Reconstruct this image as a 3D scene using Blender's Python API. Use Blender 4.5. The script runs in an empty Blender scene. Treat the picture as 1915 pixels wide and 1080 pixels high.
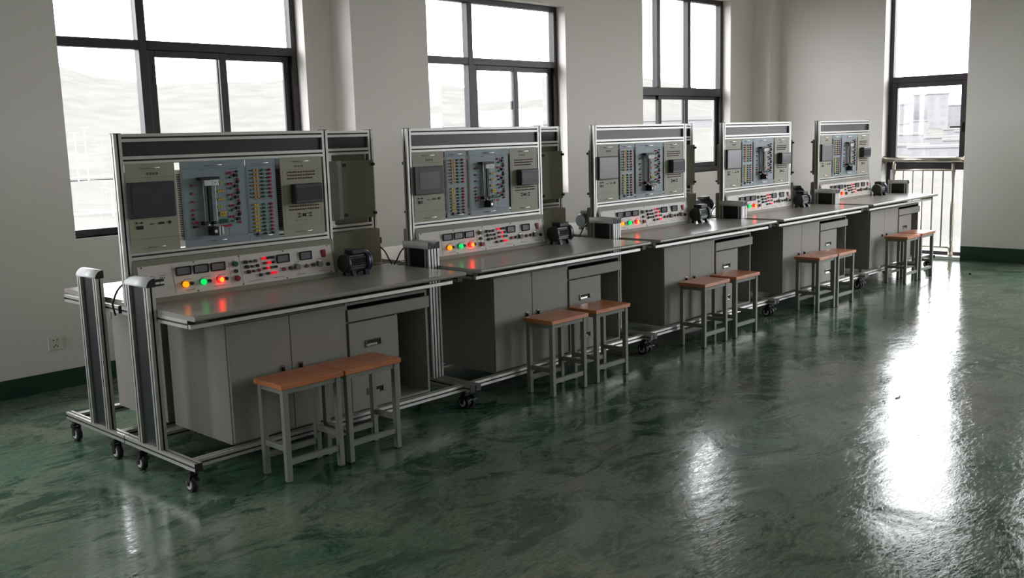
import bpy, bmesh, math, random
from mathutils import Vector, Matrix
random.seed(7)
S = bpy.context.scene
COL = S.collection
PI = math.pi

# ------------------------------------------------------------------ camera
YAW, PITCH, ROLL = 0.8121, -0.1546, -0.0286
CAM = Vector((-1.9746, -3.7707, 1.4897))
FPX = 1830.1
def make_camera():
    cy, sy, cp, sp = math.cos(YAW), math.sin(YAW), math.cos(PITCH), math.sin(PITCH)
    fw = Vector((sy*cp, cy*cp, sp)); rt = Vector((cy, -sy, 0)); up = rt.cross(fw)
    c, s = math.cos(ROLL), math.sin(ROLL)
    rt2 = rt*c + up*s; up2 = up*c - rt*s
    cd = bpy.data.cameras.new('camera'); co = bpy.data.objects.new('camera', cd); COL.objects.link(co)
    m = Matrix((rt2, up2, -fw)).transposed().to_4x4(); m.translation = CAM
    co.matrix_world = m
    cd.sensor_width = 36; cd.sensor_fit = 'HORIZONTAL'; cd.lens = 36*FPX/1915
    cd.clip_start = .05; cd.clip_end = 2000
    S.camera = co
make_camera()

# ------------------------------------------------------------------ sky, portals, exposure
SKY = 12.0
wd = bpy.data.worlds.new('overcast_sky'); S.world = wd; wd.use_nodes = True
nt = wd.node_tree; bg = nt.nodes['Background']; bg.inputs['Strength'].default_value = SKY
tc = nt.nodes.new('ShaderNodeTexCoord'); sep = nt.nodes.new('ShaderNodeSeparateXYZ')
rp = nt.nodes.new('ShaderNodeValToRGB'); nt.links.new(tc.outputs['Generated'], sep.inputs[0])
nt.links.new(sep.outputs['Z'], rp.inputs[0]); nt.links.new(rp.outputs[0], bg.inputs['Color'])
rp.color_ramp.elements[0].position = 0; rp.color_ramp.elements[0].color = (.84, .85, .88, 1)
rp.color_ramp.elements[1].position = .6; rp.color_ramp.elements[1].color = (1, .99, .99, 1)
S.view_settings.view_transform = 'Standard'; S.view_settings.look = 'None'
S.view_settings.gamma = 1; S.view_settings.use_curve_mapping = False
S.view_settings.exposure = 0.0
cyc = S.cycles
cyc.use_denoising = True
cyc.max_bounces = 10; cyc.diffuse_bounces = 7; cyc.glossy_bounces = 5; cyc.transparent_max_bounces = 16
cyc.caustics_reflective = False; cyc.caustics_refractive = False
cyc.sample_clamp_indirect = 6

def portal(loc, rot, sx, sz):
    ld = bpy.data.lights.new('window_portal', 'AREA'); ld.shape = 'RECTANGLE'; ld.size = sx; ld.size_y = sz; ld.cycles.is_portal = True
    lo = bpy.data.objects.new('window_portal', ld); COL.objects.link(lo); lo.location = loc; lo.rotation_euler = rot
for (a, c, z0, z1) in ((-2.43, -.62, .93, 2.70), (.60, 2.41, .93, 2.70), (3.632, 5.41, .93, 2.70), (6.665, 8.425, 1.02, 2.985)):
    portal(((a+c)/2, 2.66, (z0+z1)/2), (-PI/2, 0, 0), c-a, z1-z0)
for (a, c) in ((0.0, .91), (-2.60, -.85), (-4.95, -3.15), (-7.30, -5.50)): portal((9.48, (a+c)/2, 1.62), (PI/2, 0, PI/2), c-a, 3.2)
for (a, c) in ((.1, 1.9),): portal((-6.28, (a+c)/2, 1.9), (PI/2, 0, -PI/2), c-a, 1.97)  # portal of the added left-wall window

# ------------------------------------------------------------------ materials
def lin(c):
    return tuple(((v/255)/12.92 if v/255 <= .04045 else ((v/255+.055)/1.055)**2.4) for v in c)+(1,)
MATS = {}
def mat(name, rgb, rough=.5, metal=0, emit=None, es=0, spec=.5, noise=0, nscale=8, bump=0, bscale=60, stretch=None, coat=0):
    m = bpy.data.materials.new(name); m.use_nodes = True; t = m.node_tree; b = t.nodes['Principled BSDF']
    c = lin(rgb); b.inputs['Base Color'].default_value = c; b.inputs['Roughness'].default_value = rough
    b.inputs['Metallic'].default_value = metal; b.inputs['Specular IOR Level'].default_value = spec
    if coat: b.inputs['Coat Weight'].default_value = coat; b.inputs['Coat Roughness'].default_value = .08
    if emit: b.inputs['Emission Color'].default_value = lin(emit); b.inputs['Emission Strength'].default_value = es
    if noise or bump:
        co = t.nodes.new('ShaderNodeTexCoord'); mp = t.nodes.new('ShaderNodeMapping'); t.links.new(co.outputs['Object'], mp.inputs[0])
        if stretch: mp.inputs['Scale'].default_value = stretch
    if noise:
        n = t.nodes.new('ShaderNodeTexNoise'); n.inputs['Scale'].default_value = nscale; n.inputs['Detail'].default_value = 5
        t.links.new(mp.outputs[0], n.inputs['Vector'])
        mx = t.nodes.new('ShaderNodeMix'); mx.data_type = 'RGBA'
        mx.inputs[6].default_value = tuple(v*(1-noise) for v in c[:3])+(1,); mx.inputs[7].default_value = tuple(min(1, v*(1+noise)) for v in c[:3])+(1,)
        t.links.new(n.outputs['Fac'], mx.inputs[0]); t.links.new(mx.outputs[2], b.inputs['Base Color'])
    if bump:
        n2 = t.nodes.new('ShaderNodeTexNoise'); n2.inputs['Scale'].default_value = bscale; n2.inputs['Detail'].default_value = 3
        t.links.new(mp.outputs[0], n2.inputs['Vector'])
        bp = t.nodes.new('ShaderNodeBump'); bp.inputs['Strength'].default_value = bump; bp.inputs['Distance'].default_value = .002
        t.links.new(n2.outputs['Fac'], bp.inputs['Height']); t.links.new(bp.outputs[0], b.inputs['Normal'])
    MATS[name] = m
    return m
mat('wall_paint', (236, 230, 225), .85, noise=.035, nscale=1.1, bump=.15, bscale=25)
mat('ceiling_paint', (236, 234, 230), .9, noise=.03, nscale=1)
mat('green_band', (10, 52, 34), .45, noise=.4, nscale=5)
mat('bronze_frame', (46, 38, 42), .42, noise=.08)
mat('sill_stone', (225, 222, 220), .35, noise=.04)
mat('aluminium', (205, 203, 198), .44, metal=.7, noise=.04, nscale=30)
mat('slot_shade', (66, 66, 63), .7, noise=.1)  # shade inside the profile slots, put into the colour
mat('alu_cap', (238, 238, 238), .38, metal=0, noise=.02, nscale=30)
mat('black_plastic', (18, 18, 19), .5, noise=.1)
mat('dark_panel', (34, 35, 40), .45, noise=.06, nscale=20)
mat('mesh_panel', (44, 44, 47), .35, noise=.1, nscale=60, bump=.25, bscale=300)
mat('laminate', (166, 160, 152), .22, noise=.05, nscale=90, spec=.5)
mat('cabinet_paint', (150, 146, 139), .5, noise=.03, nscale=6)
mat('recess_dark', (30, 26, 30), .8, noise=.1)
mat('beige_plate', (182, 178, 160), .5, noise=.03, nscale=15)
mat('beige_body', (140, 136, 118), .6, noise=.05, nscale=15)
mat('console_body', (146, 141, 124), .55, noise=.05, nscale=12)
mat('console_face', (228, 220, 214), .45, noise=.02, nscale=20)
mat('blue_plate', (156, 170, 180), .42, noise=.03, nscale=12)
mat('screen_glass', (52, 54, 62), .18, noise=.05)
mat('screen_light', (112, 110, 120), .2, noise=.05)
mat('screen_reflect', (150, 147, 152), .2, noise=.04)  # reflected room light put into the screen colour
mat('screen_bezel', (62, 60, 68), .45, noise=.05)
mat('meter_glass', (120, 121, 130), .15, noise=.05)
mat('chrome', (215, 213, 210), .22, metal=1, noise=.02)
mat('steel_rail', (200, 192, 180), .25, metal=.9, noise=.04)
mat('red_jack', (190, 22, 60), .4, noise=.05); mat('green_jack', (10, 100, 78), .4, noise=.05)
mat('black_jack', (20, 18, 24), .4, noise=.05); mat('yellow_jack', (226, 196, 70), .4, noise=.05)
mat('orange_jack', (222, 160, 84), .4, noise=.05); mat('brown_jack', (110, 60, 42), .5, noise=.05)
mat('print_ink', (50, 60, 80), .7, noise=.05); mat('print_grey', (105, 104, 92), .7, noise=.05)
mat('white_label', (245, 245, 245), .5, noise=.02)
mat('green_button', (12, 90, 66), .35, noise=.05); mat('red_button', (150, 20, 44), .35, noise=.05)
mat('lamp_amber', (255, 150, 20), .3, emit=(255, 140, 10), es=1.6)
mat('lamp_green', (20, 230, 120), .3, emit=(0, 225, 100), es=.9)
mat('lamp_red', (255, 40, 30), .3, emit=(255, 14, 16), es=9.0)
mat('lamp_red_core', (255, 120, 40), .3, emit=(255, 120, 30), es=3.0)
mat('led_red', (255, 20, 50), .3, emit=(255, 10, 45), es=.55)
mat('motor_grey', (62, 68, 65), .38, metal=.6, noise=.08)
mat('motor_blue', (26, 32, 64), .35, noise=.1)
mat('motor_box', (24, 24, 18), .5, noise=.1)
mat('stool_paint', (134, 137, 127), .5, noise=.05)
mat('rubber', (22, 22, 23), .6, noise=.1)
mat('wheel_disc', (210, 208, 202), .4, noise=.05)
mat('fork_metal', (46, 46, 50), .4, metal=.5, noise=.1)
mat('socket_plastic', (225, 222, 212), .4, noise=.02)
mat('paper', (200, 196, 180), .8, noise=.1); mat('dark_scrap', (14, 14, 14), .7, noise=.2)
mat('hill_green', (92, 92, 92), spec=0, rough=.95, noise=.25, nscale=.03)
mat('field', (87, 86, 83), spec=0, rough=.95, noise=.25, nscale=.08)
mat('road', (112, 111, 110), spec=0, rough=.9, noise=.05)
mat('far_building', (112, 112, 113), spec=0, rough=.9, noise=.1, nscale=.1)
mat('far_window', (108, 108, 110), spec=0, rough=.5, noise=.1)
mat('lamp_post', (200, 200, 200), spec=0, rough=.5, noise=.02)
mat('car_paint', (135, 138, 148), spec=0, rough=.4, noise=.02)

def wood():
    m = bpy.data.materials.new('stool_wood'); m.use_nodes = True; t = m.node_tree; b = t.nodes['Principled BSDF']
    co = t.nodes.new('ShaderNodeTexCoord'); mp = t.nodes.new('ShaderNodeMapping'); mp.inputs['Scale'].default_value = (3, 28, 28)
    t.links.new(co.outputs['Object'], mp.inputs[0])
    n = t.nodes.new('ShaderNodeTexNoise'); n.inputs['Scale'].default_value = 3; n.inputs['Detail'].default_value = 6; t.links.new(mp.outputs[0], n.inputs['Vector'])
    br = t.nodes.new('ShaderNodeTexBrick'); br.inputs['Scale'].default_value = 1
    br.inputs['Color1'].default_value = lin((196, 118, 76)); br.inputs['Color2'].default_value = lin((214, 138, 92)); br.inputs['Mortar'].default_value = lin((170, 96, 60))
    br.inputs['Mortar Size'].default_value = .0008; br.inputs['Brick Width'].default_value = .19; br.inputs['Row Height'].default_value = .045
    t.links.new(co.outputs['Object'], br.inputs['Vector'])
    mx = t.nodes.new('ShaderNodeMix'); mx.data_type = 'RGBA'; mx.blend_type = 'MULTIPLY'; mx.inputs[0].default_value = .5
    rr = t.nodes.new('ShaderNodeValToRGB'); rr.color_ramp.elements[0].color = (.55, .5, .45, 1); rr.color_ramp.elements[1].color = (1.1, 1.1, 1.1, 1)
    t.links.new(n.outputs['Fac'], rr.inputs[0]); t.links.new(br.outputs['Color'], mx.inputs[6]); t.links.new(rr.outputs[0], mx.inputs[7])
    t.links.new(mx.outputs[2], b.inputs['Base Color']); b.inputs['Roughness'].default_value = .35
    MATS['stool_wood'] = m
wood()

def glass():
    m = bpy.data.materials.new('window_glass'); m.use_nodes = True; t = m.node_tree; t.nodes.clear()
    o = t.nodes.new('ShaderNodeOutputMaterial'); tr = t.nodes.new('ShaderNodeBsdfTransparent'); gl = t.nodes.new('ShaderNodeBsdfGlossy')
    tr.inputs['Color'].default_value = (.95, .96, .97, 1); gl.inputs['Roughness'].default_value = .02
    lw = t.nodes.new('ShaderNodeLayerWeight'); lw.inputs['Blend'].default_value = .5
    pw = t.nodes.new('ShaderNodeMath'); pw.operation = 'POWER'; pw.inputs[1].default_value = 5; t.links.new(lw.outputs['Facing'], pw.inputs[0])
    fr = t.nodes.new('ShaderNodeMath'); fr.operation = 'MULTIPLY_ADD'; fr.inputs[1].default_value = .9; fr.inputs[2].default_value = .04; t.links.new(pw.outputs[0], fr.inputs[0])
    mx = t.nodes.new('ShaderNodeMixShader'); t.links.new(fr.outputs[0], mx.inputs[0]); t.links.new(tr.outputs[0], mx.inputs[1]); t.links.new(gl.outputs[0], mx.inputs[2])
    t.links.new(mx.outputs[0], o.inputs['Surface']); MATS['window_glass'] = m
glass()

def floor_mat():
    m = bpy.data.materials.new('green_epoxy'); m.use_nodes = True; t = m.node_tree; b = t.nodes['Principled BSDF']
    N = t.nodes.new; Lk = t.links.new
    co = N('ShaderNodeTexCoord')
    def noise(sc, det=6, stretch=(1, 1, 1), rot=0, dist=0, rough=.55):
        mp = N('ShaderNodeMapping'); mp.inputs['Scale'].default_value = stretch; mp.inputs['Rotation'].default_value = (0, 0, rot)
        Lk(co.outputs['Object'], mp.inputs[0])
        n = N('ShaderNodeTexNoise'); n.inputs['Scale'].default_value = sc; n.inputs['Detail'].default_value = det; n.inputs['Distortion'].default_value = dist
        n.inputs['Roughness'].default_value = rough
        Lk(mp.outputs[0], n.inputs['Vector']); return n.outputs['Fac']
    def ramp(f, a, b_, ca, cb):
        r = N('ShaderNodeValToRGB'); r.color_ramp.elements[0].position = a; r.color_ramp.elements[1].position = b_
        r.color_ramp.elements[0].color = ca; r.color_ramp.elements[1].color = cb; Lk(f, r.inputs[0]); return r.outputs[0]
    def mix(f, a, b_, bt='MIX'):
        x = N('ShaderNodeMix'); x.data_type = 'RGBA'; x.blend_type = bt
        if isinstance(f, float): x.inputs[0].default_value = f
        else: Lk(f, x.inputs[0])
        for i, v in ((6, a), (7, b_)):
            if isinstance(v, tuple): x.inputs[i].default_value = v
            else: Lk(v, x.inputs[i])
        return x.outputs[2]
    W, K = (1, 1, 1, 1), (0, 0, 0, 1)
    base = ramp(noise(1.3, 7, (1, 1.3, 1), .4, .8), .36, .64, lin((74, 112, 91)), lin((122, 133, 117)))
    dark = ramp(noise(2.4, 10, (1, 1.6, 1), .5, .9, .78), .50, .57, K, W)
    c1 = mix(dark, base, lin((14, 74, 50)))
    grey = ramp(noise(.45, 4, (1, 1, 1), 0, .5), .45, .62, K, W)
    c2 = mix(grey, c1, mix(.42, c1, lin((118, 116, 102))))
    fine = ramp(noise(22, 6, (1, 3.2, 1), .7, 1.2, .7), .35, .68, (.60, .64, .61, 1), (1.28, 1.26, 1.26, 1))
    c3 = mix(1.0, c2, fine, 'MULTIPLY')
    scr = ramp(noise(16, 3, (1, 5, 1), -.5, 2.5, .5), .66, .74, (1, 1, 1, 1), (.6, .62, .6, 1))
    c4 = mix(1.0, c3, scr, 'MULTIPLY')
    Lk(c4, b.inputs['Base Color'])
    ro = ramp(noise(13, 8, (1, 2.4, 1), .5, 1.5, .7), .35, .7, (.02, .02, .02, 1), (.10, .10, .10, 1)); Lk(ro, b.inputs['Roughness'])
    b.inputs['IOR'].default_value = 1.5
    # trowel ripple: broad waves, short strokes, fine grit
    n1 = noise(1.5, 3, (1, 1.5, 1), .5, 1.0); n2 = ramp(noise(20, 6, (1, 2.8, 1), .8, 1.8, .6), .40, .60, K, W); n3 = noise(110, 3, (1, 1.6, 1), .2, .5)
    b1 = N('ShaderNodeBump'); b1.inputs['Strength'].default_value = 1; b1.inputs['Distance'].default_value = .0050; Lk(n1, b1.inputs['Height'])
    b2 = N('ShaderNodeBump'); b2.inputs['Strength'].default_value = 1; b2.inputs['Distance'].default_value = .00012; Lk(n2, b2.inputs['Height']); Lk(b1.outputs[0], b2.inputs['Normal'])
    b3 = N('ShaderNodeBump'); b3.inputs['Strength'].default_value = 1; b3.inputs['Distance'].default_value = .00006; Lk(n3, b3.inputs['Height']); Lk(b2.outputs[0], b3.inputs['Normal'])
    Lk(b3.outputs[0], b.inputs['Normal'])
    MATS['green_epoxy'] = m
floor_mat()

# ------------------------------------------------------------------ mesh helpers
class MB:
    def __init__(s): s.v = []; s.f = []; s.m = []; s.mats = []; s.sm = []
    def mi(s, name):
        if name not in s.mats: s.mats.append(name)
        return s.mats.index(name)
    def add(s, vs, fs, m, smooth=False):
        o = len(s.v); k = s.mi(m); s.v += [tuple(v) for v in vs]
        for f in fs: s.f.append(tuple(i+o for i in f)); s.m.append(k); s.sm.append(smooth)
        return s
    def box(s, x0, x1, y0, y1, z0, z1, m, bev=0):
        if bev:
            b = min(bev, (x1-x0)*.45, (y1-y0)*.45, (z1-z0)*.45)
            bm = bmesh.new(); bmesh.ops.create_cube(bm, size=1)
            for v in bm.verts: v.co = ((x0+x1)/2+v.co.x*(x1-x0), (y0+y1)/2+v.co.y*(y1-y0), (z0+z1)/2+v.co.z*(z1-z0))
            bmesh.ops.bevel(bm, geom=list(bm.edges), offset=b, segments=1, affect='EDGES', profile=.5)
            bm.verts.index_update(); s.add([v.co[:] for v in bm.verts], [[v.index for v in f.verts] for f in bm.faces], m); bm.free(); return s
        vs = [(x, y, z) for x in (x0, x1) for y in (y0, y1) for z in (z0, z1)]
        return s.add(vs, [(0, 1, 3, 2), (4, 6, 7, 5), (0, 4, 5, 1), (2, 3, 7, 6), (0, 2, 6, 4), (1, 5, 7, 3)], m)
    def ext(s, poly, axis, a, b, m, smooth=False):
        """extrude 2-D polygon (in the plane of the other two axes, xyz order) from a to b along axis"""
        n = len(poly)
        def P(p, t):
            return {'x': (t, p[0], p[1]), 'y': (p[0], t, p[1]), 'z': (p[0], p[1], t)}[axis]
        vs = [P(p, a) for p in poly]+[P(p, b) for p in poly]
        o = len(s.v); k = s.mi(m); s.v += vs
        for i in range(n): s.f.append((o+i, o+(i+1) % n, o+n+(i+1) % n, o+n+i)); s.m.append(k); s.sm.append(smooth)
        s.f.append(tuple(o+i for i in range(n-1, -1, -1))); s.m.append(k); s.sm.append(False)
        s.f.append(tuple(o+n+i for i in range(n))); s.m.append(k); s.sm.append(False)
        return s
    def cyl(s, c, r, a, b, axis, m, n=12, r2=None):
        """cylinder round an axis-parallel line through c (2 coords) from a to b"""
        r2 = r if r2 is None else r2
        p1 = [(c[0]+r*math.cos(2*PI*i/n), c[1]+r*math.sin(2*PI*i/n)) for i in range(n)]
        p2 = [(c[0]+r2*math.cos(2*PI*i/n), c[1]+r2*math.sin(2*PI*i/n)) for i in range(n)]
        def P(p, t): return {'x': (t, p[0], p[1]), 'y': (p[0], t, p[1]), 'z': (p[0], p[1], t)}[axis]
        o = len(s.v); k = s.mi(m); s.v += [P(p, a) for p in p1]+[P(p, b) for p in p2]
        for i in range(n): s.f.append((o+i, o+(i+1) % n, o+n+(i+1) % n, o+n+i)); s.m.append(k); s.sm.append(n > 8)
        s.f.append(tuple(o+i for i in range(n-1, -1, -1))); s.m.append(k); s.sm.append(False)
        s.f.append(tuple(o+n+i for i in range(n))); s.m.append(k); s.sm.append(False)
        return s
    def tube(s, pts, r, m, n=8):
        pts = [Vector(p) for p in pts]; rings = []
        o = len(s.v); k = s.mi(m)
        up = Vector((.13, .27, .95)).normalized()
        for i, p in enumerate(pts):
            d = (pts[min(i+1, len(pts)-1)]-pts[max(i-1, 0)]).normalized()
            a = d.cross(up).normalized() if abs(d.dot(up)) < .98 else d.cross(Vector((1, 0, 0))).normalized(); b = d.cross(a)
            for j in range(n): s.v.append(tuple(p+a*r*math.cos(2*PI*j/n)+b*r*math.sin(2*PI*j/n)))
        for i in range(len(pts)-1):
            for j in range(n):
                s.f.append((o+i*n+j, o+i*n+(j+1) % n, o+(i+1)*n+(j+1) % n, o+(i+1)*n+j)); s.m.append(k); s.sm.append(True)
        s.f.append(tuple(o+j for j in range(n-1, -1, -1))); s.m.append(k); s.sm.append(False)
        e = o+(len(pts)-1)*n; s.f.append(tuple(e+j for j in range(n))); s.m.append(k); s.sm.append(False)
        return s
    def prof(s, axis, a, b, u0, v0, w=.036, h=None, m='aluminium'):
        """slotted aluminium extrusion; u0,v0 = lower corner in the other two axes"""
        h = h or w
        g, d, e, q = w*.115, w*.055, w*.25, w*.19      # slot opening, lip, cavity depth, cavity half width
        cu, cv = u0+w/2, v0+h/2; u1, v1 = u0+w, v0+h
        P = [(u0, v0), (cu-g, v0), (cu-g, v0+d), (cu-q, v0+d), (cu-q, v0+e), (cu+q, v0+e), (cu+q, v0+d), (cu+g, v0+d), (cu+g, v0), (u1, v0),
             (u1, cv-g), (u1-d, cv-g), (u1-d, cv-q), (u1-e, cv-q), (u1-e, cv+q), (u1-d, cv+q), (u1-d, cv+g), (u1, cv+g), (u1, v1),
             (cu+g, v1), (cu+g, v1-d), (cu+q, v1-d), (cu+q, v1-e), (cu-q, v1-e), (cu-q, v1-d), (cu-g, v1-d), (cu-g, v1), (u0, v1),
             (u0, cv+g), (u0+d, cv+g), (u0+d, cv+q), (u0+e, cv+q), (u0+e, cv-q), (u0+d, cv-q), (u0+d, cv-g), (u0, cv-g)]
        f0 = len(s.f); s.ext(P, axis, a, b, m); kd = s.mi('slot_shade')
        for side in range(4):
            for j in (2, 3, 4, 5, 6): s.m[f0+side*9+j] = kd  # cavity faces painted dark to stand for slot shade
        return s
    def mesh(s, name):
        me = bpy.data.meshes.new(name); me.from_pydata(s.v, [], s.f)
        for n in s.mats: me.materials.append(MATS[n])
        me.polygons.foreach_set('material_index', s.m); me.polygons.foreach_set('use_smooth', s.sm)
        bm = bmesh.new(); bm.from_mesh(me); bmesh.ops.recalc_face_normals(bm, faces=bm.faces); bm.to_mesh(me); bm.free()
        me.update(); return me
    def build(s, name, parent=None, **props):
        o = bpy.data.objects.new(name, s.mesh(name)); COL.objects.link(o)
        if parent: o.parent = parent
        for k, v in props.items(): o[k] = v
        return o
def tag(o, label, cat, group=None):
    o['label'] = label; o['category'] = cat
    if group: o['group'] = group
    return o
def thing(name, label, cat, loc=(0, 0, 0), rz=0, group=None):
    o = bpy.data.objects.new(name, None); COL.objects.link(o); o.location = loc; o.rotation_euler = (0, 0, rz); o.empty_display_size = .1
    return tag(o, label, cat, group)
KIDS = {}
def children(o): return [c for c in COL.objects if c.parent == o]
def copy_tree(o, loc=None, rz=None, label=None, group=None, skip=()):
    r = o.copy(); COL.objects.link(r)
    if loc is not None: r.location = loc
    if rz is not None: r.rotation_euler = (0, 0, rz)
    if label: r['label'] = label
    if group: r['group'] = group
    for ch in children(o):
        if ch.name.split('.')[0] in skip: continue
        c = ch.copy(); COL.objects.link(c); c.parent = r
        for g in children(ch):
            if g.name.split('.')[0] in skip: continue
            d = g.copy(); COL.objects.link(d); d.parent = c
    return r
def structure(mb, name, parent=None):
    o = mb.build(name, parent)
    if parent is None: o['kind'] = 'structure'
    return o

# ------------------------------------------------------------------ room shell
WY, EX = 2.43, 9.20          # window wall inner face, end wall inner face
RX0, RY0, RZ1 = -6.0, -9.0, 3.9
WT, ET = .24, .30            # wall thicknesses
b = MB(); b.box(RX0-.3, EX+ET, RY0-.3, WY+WT, -.2, 0, 'green_epoxy'); structure(b, 'floor')
b = MB(); b.box(RX0-.3, EX+ET, RY0-.3, WY+WT, RZ1, RZ1+.2, 'ceiling_paint'); structure(b, 'ceiling')
WINS = [(-2.43, -.62, .93, 2.70), (.60, 2.41, .93, 2.70), (3.632, 5.41, .93, 2.70), (6.665, 8.425, 1.02, 2.985)]
b = MB(); x = RX0-.3
for (a, c, z0, z1) in WINS:
    b.box(x, a, WY, WY+WT, 0, RZ1, 'wall_paint')
    b.box(a, c, WY, WY+WT, 0, z0, 'wall_paint'); b.box(a, c, WY, WY+WT, z1, RZ1, 'wall_paint'); x = c
b.box(x, EX+ET, WY, WY+WT, 0, RZ1, 'wall_paint')
structure(b, 'wall_back')
b = MB(); b.box(2.665, 3.125, 2.2, WY, 0, RZ1, 'wall_paint'); structure(b, 'trim_1')     # pilaster between the first two windows
b = MB(); b.box(8.95, EX, 2.2, WY, 0, RZ1, 'wall_paint'); structure(b, 'trim_2')        # corner pilaster
DOORS = [(0.0, .91), (-2.60, -.85), (-4.95, -3.15), (-7.30, -5.50)]  # first seen, second widened, last two added unseen, to light the far benches
b = MB(); y = WY
for (a, c) in DOORS:
    b.box(EX, EX+ET, c, y, 0, RZ1, 'wall_paint'); b.box(EX, EX+ET, a, c, 3.25, RZ1, 'wall_paint'); y = a
b.box(EX, EX+ET, RY0-.3, y, 0, RZ1, 'wall_paint'); structure(b, 'wall_right')
FILL_LWIN = [(.1, 1.9)]  # added unseen window, throws extra light on the bench ends
b = MB(); y = RY0-.3
for (a, c) in FILL_LWIN:
    b.box(RX0-.3, RX0, y, a, 0, RZ1, 'wall_paint'); b.box(RX0-.3, RX0, a, c, 0, .93, 'wall_paint'); b.box(RX0-.3, RX0, a, c, 2.9, RZ1, 'wall_paint'); y = c
b.box(RX0-.3, RX0, y, WY, 0, RZ1, 'wall_paint'); structure(b, 'wall_left')
b = MB(); b.box(RX0, EX, RY0-.3, RY0, 0, RZ1, 'wall_paint'); structure(b, 'wall_front')
b = MB(); b.box(RX0, 2.665, WY-.004, WY, 0, .118, 'green_band'); b.box(3.125, 8.95, WY-.004, WY, 0, .118, 'green_band')
b.box(2.661, 3.129, 2.196, 2.2, 0, .118, 'green_band'); b.box(2.661, 2.665, 2.2, WY-.004, 0, .118, 'green_band'); b.box(3.125, 3.129, 2.2, WY-.004, 0, .118, 'green_band')
structure(b, 'baseboard_back')
b = MB()
for a, c in ((.91, 2.19), (-.85, 0.0), (-3.15, -2.60), (-5.50, -4.95), (RY0, -7.30)): b.box(EX-.004, EX, a, c, 0, .158, 'green_band')
structure(b, 'baseboard_right')

def rect_frame(mb, ax, p0, p1, u0, u1, z0, z1, w, m='bronze_frame', wl=None, wr=None, wb=None, wt=None):
    """rectangular frame; plane spans u (x or y) and z; depth p0..p1 on the other axis"""
    wl = w if wl is None else wl; wr = w if wr is None else wr; wb = w if wb is None else wb; wt = w if wt is None else wt
    def B(a, c, d, e):
        if ax == 'x': mb.box(a, c, p0, p1, d, e, m, .003)
        else: mb.box(p0, p1, a, c, d, e, m, .003)
    B(u0, u0+wl, z0, z1); B(u1-wr, u1, z0, z1); B(u0+wl, u1-wr, z0, z0+wb); B(u0+wl, u1-wr, z1-wt, z1)
def pane(root, ax, p, u0, u1, z0, z1):
    mb = MB()
    if ax == 'x': mb.box(u0, u1, p, p+.006, z0, z1, 'window_glass')
    else: mb.box(p, p+.006, u0, u1, z0, z1, 'window_glass')
    return mb.build('pane', root)
def bar(root, ax, p0, p1, u0, u1, z0, z1, name='mullion'):
    mb = MB()
    if ax == 'x': mb.box(u0, u1, p0, p1, z0, z1, 'bronze_frame', .003)
    else: mb.box(p0, p1, u0, u1, z0, z1, 'bronze_frame', .003)
    return mb.build(name, root)
FY = WY+.105    # inner face of the window frames
def slider_window(i, a, c, z0, z1):
    mb = MB(); rect_frame(mb, 'x', FY, FY+.07, a, c, z0, z1, .045)
    r = mb.build('window_%d' % i); r['kind'] = 'structure'
    m1 = a+.60; tz0, tz1 = 2.125, 2.185
    bar(r, 'x', FY-.003, FY+.068, m1-.03, m1+.03, z0+.045, z1-.045)
    bar(r, 'x', FY-.001, FY+.066, a+.045, m1-.03, tz0, tz1, 'transom'); bar(r, 'x', FY-.001, FY+.066, m1+.03, c-.045, tz0, tz1, 'transom')
    pane(r, 'x', FY+.04, a+.045, m1-.03, tz1, z1-.045); pane(r, 'x', FY+.04, m1+.03, c-.045, tz1, z1-.045)
    pane(r, 'x', FY+.04, a+.045, m1-.03, z0+.045, tz0)
    mid = a+1.19
    for (u0, u1, dy) in ((m1+.03, mid+.03, .012), (mid-.03, c-.045, .038)):
        s = MB(); rect_frame(s, 'x', FY+dy, FY+dy+.024, u0, u1, z0+.045, tz0, .05, wt=.045, wb=.05, wl=.055, wr=.055)
        so = s.build('sash', r); pane(so, 'x', FY+dy+.01, u0+.055, u1-.055, z0+.095, tz0-.045)
    s = MB(); s.box(a-.0, c+.0, WY+.005, FY, z0-.012, z0, 'sill_stone'); s.build('sill', r)
    return r
for i, (a, c, z0, z1) in enumerate(WINS[:3], 1): slider_window(i, a, c, z0, z1)
# far window: three tall panes above, sliding sashes below
a, c, z0, z1 = WINS[3]
mb = MB(); rect_frame(mb, 'x', FY, FY+.07, a, c, z0, z1, .05); W5 = mb.build('window_4'); W5['kind'] = 'structure'
tz0, tz1 = 1.885, 1.975
bar(W5, 'x', FY-.004, FY+.066, a+.05, c-.05, tz0, tz1, 'transom')
m1, m2 = 7.11, 7.71
bar(W5, 'x', FY-.003, FY+.068, m1-.03, m1+.03, tz1, z1-.05); bar(W5, 'x', FY-.003, FY+.068, m2-.03, m2+.03, tz1, z1-.05)
for u0, u1 in ((a+.05, m1-.03), (m1+.03, m2-.03), (m2+.03, c-.05)): pane(W5, 'x', FY+.04, u0, u1, tz1, z1-.05)
for (u0, u1, dy) in ((a+.05, 7.18, .038), (7.12, 7.70, .012), (7.64, c-.05, .038)):
    s = MB(); rect_frame(s, 'x', FY+dy, FY+dy+.024, u0, u1, z0+.05, tz0, .055, wt=.04)
    so = s.build('sash', W5); pane(so, 'x', FY+dy+.01, u0+.055, u1-.055, z0+.105, tz0-.04)
s = MB(); s.box(a, c, WY+.005, FY, z0-.012, z0, 'sill_stone'); s.build('sill', W5)

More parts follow.
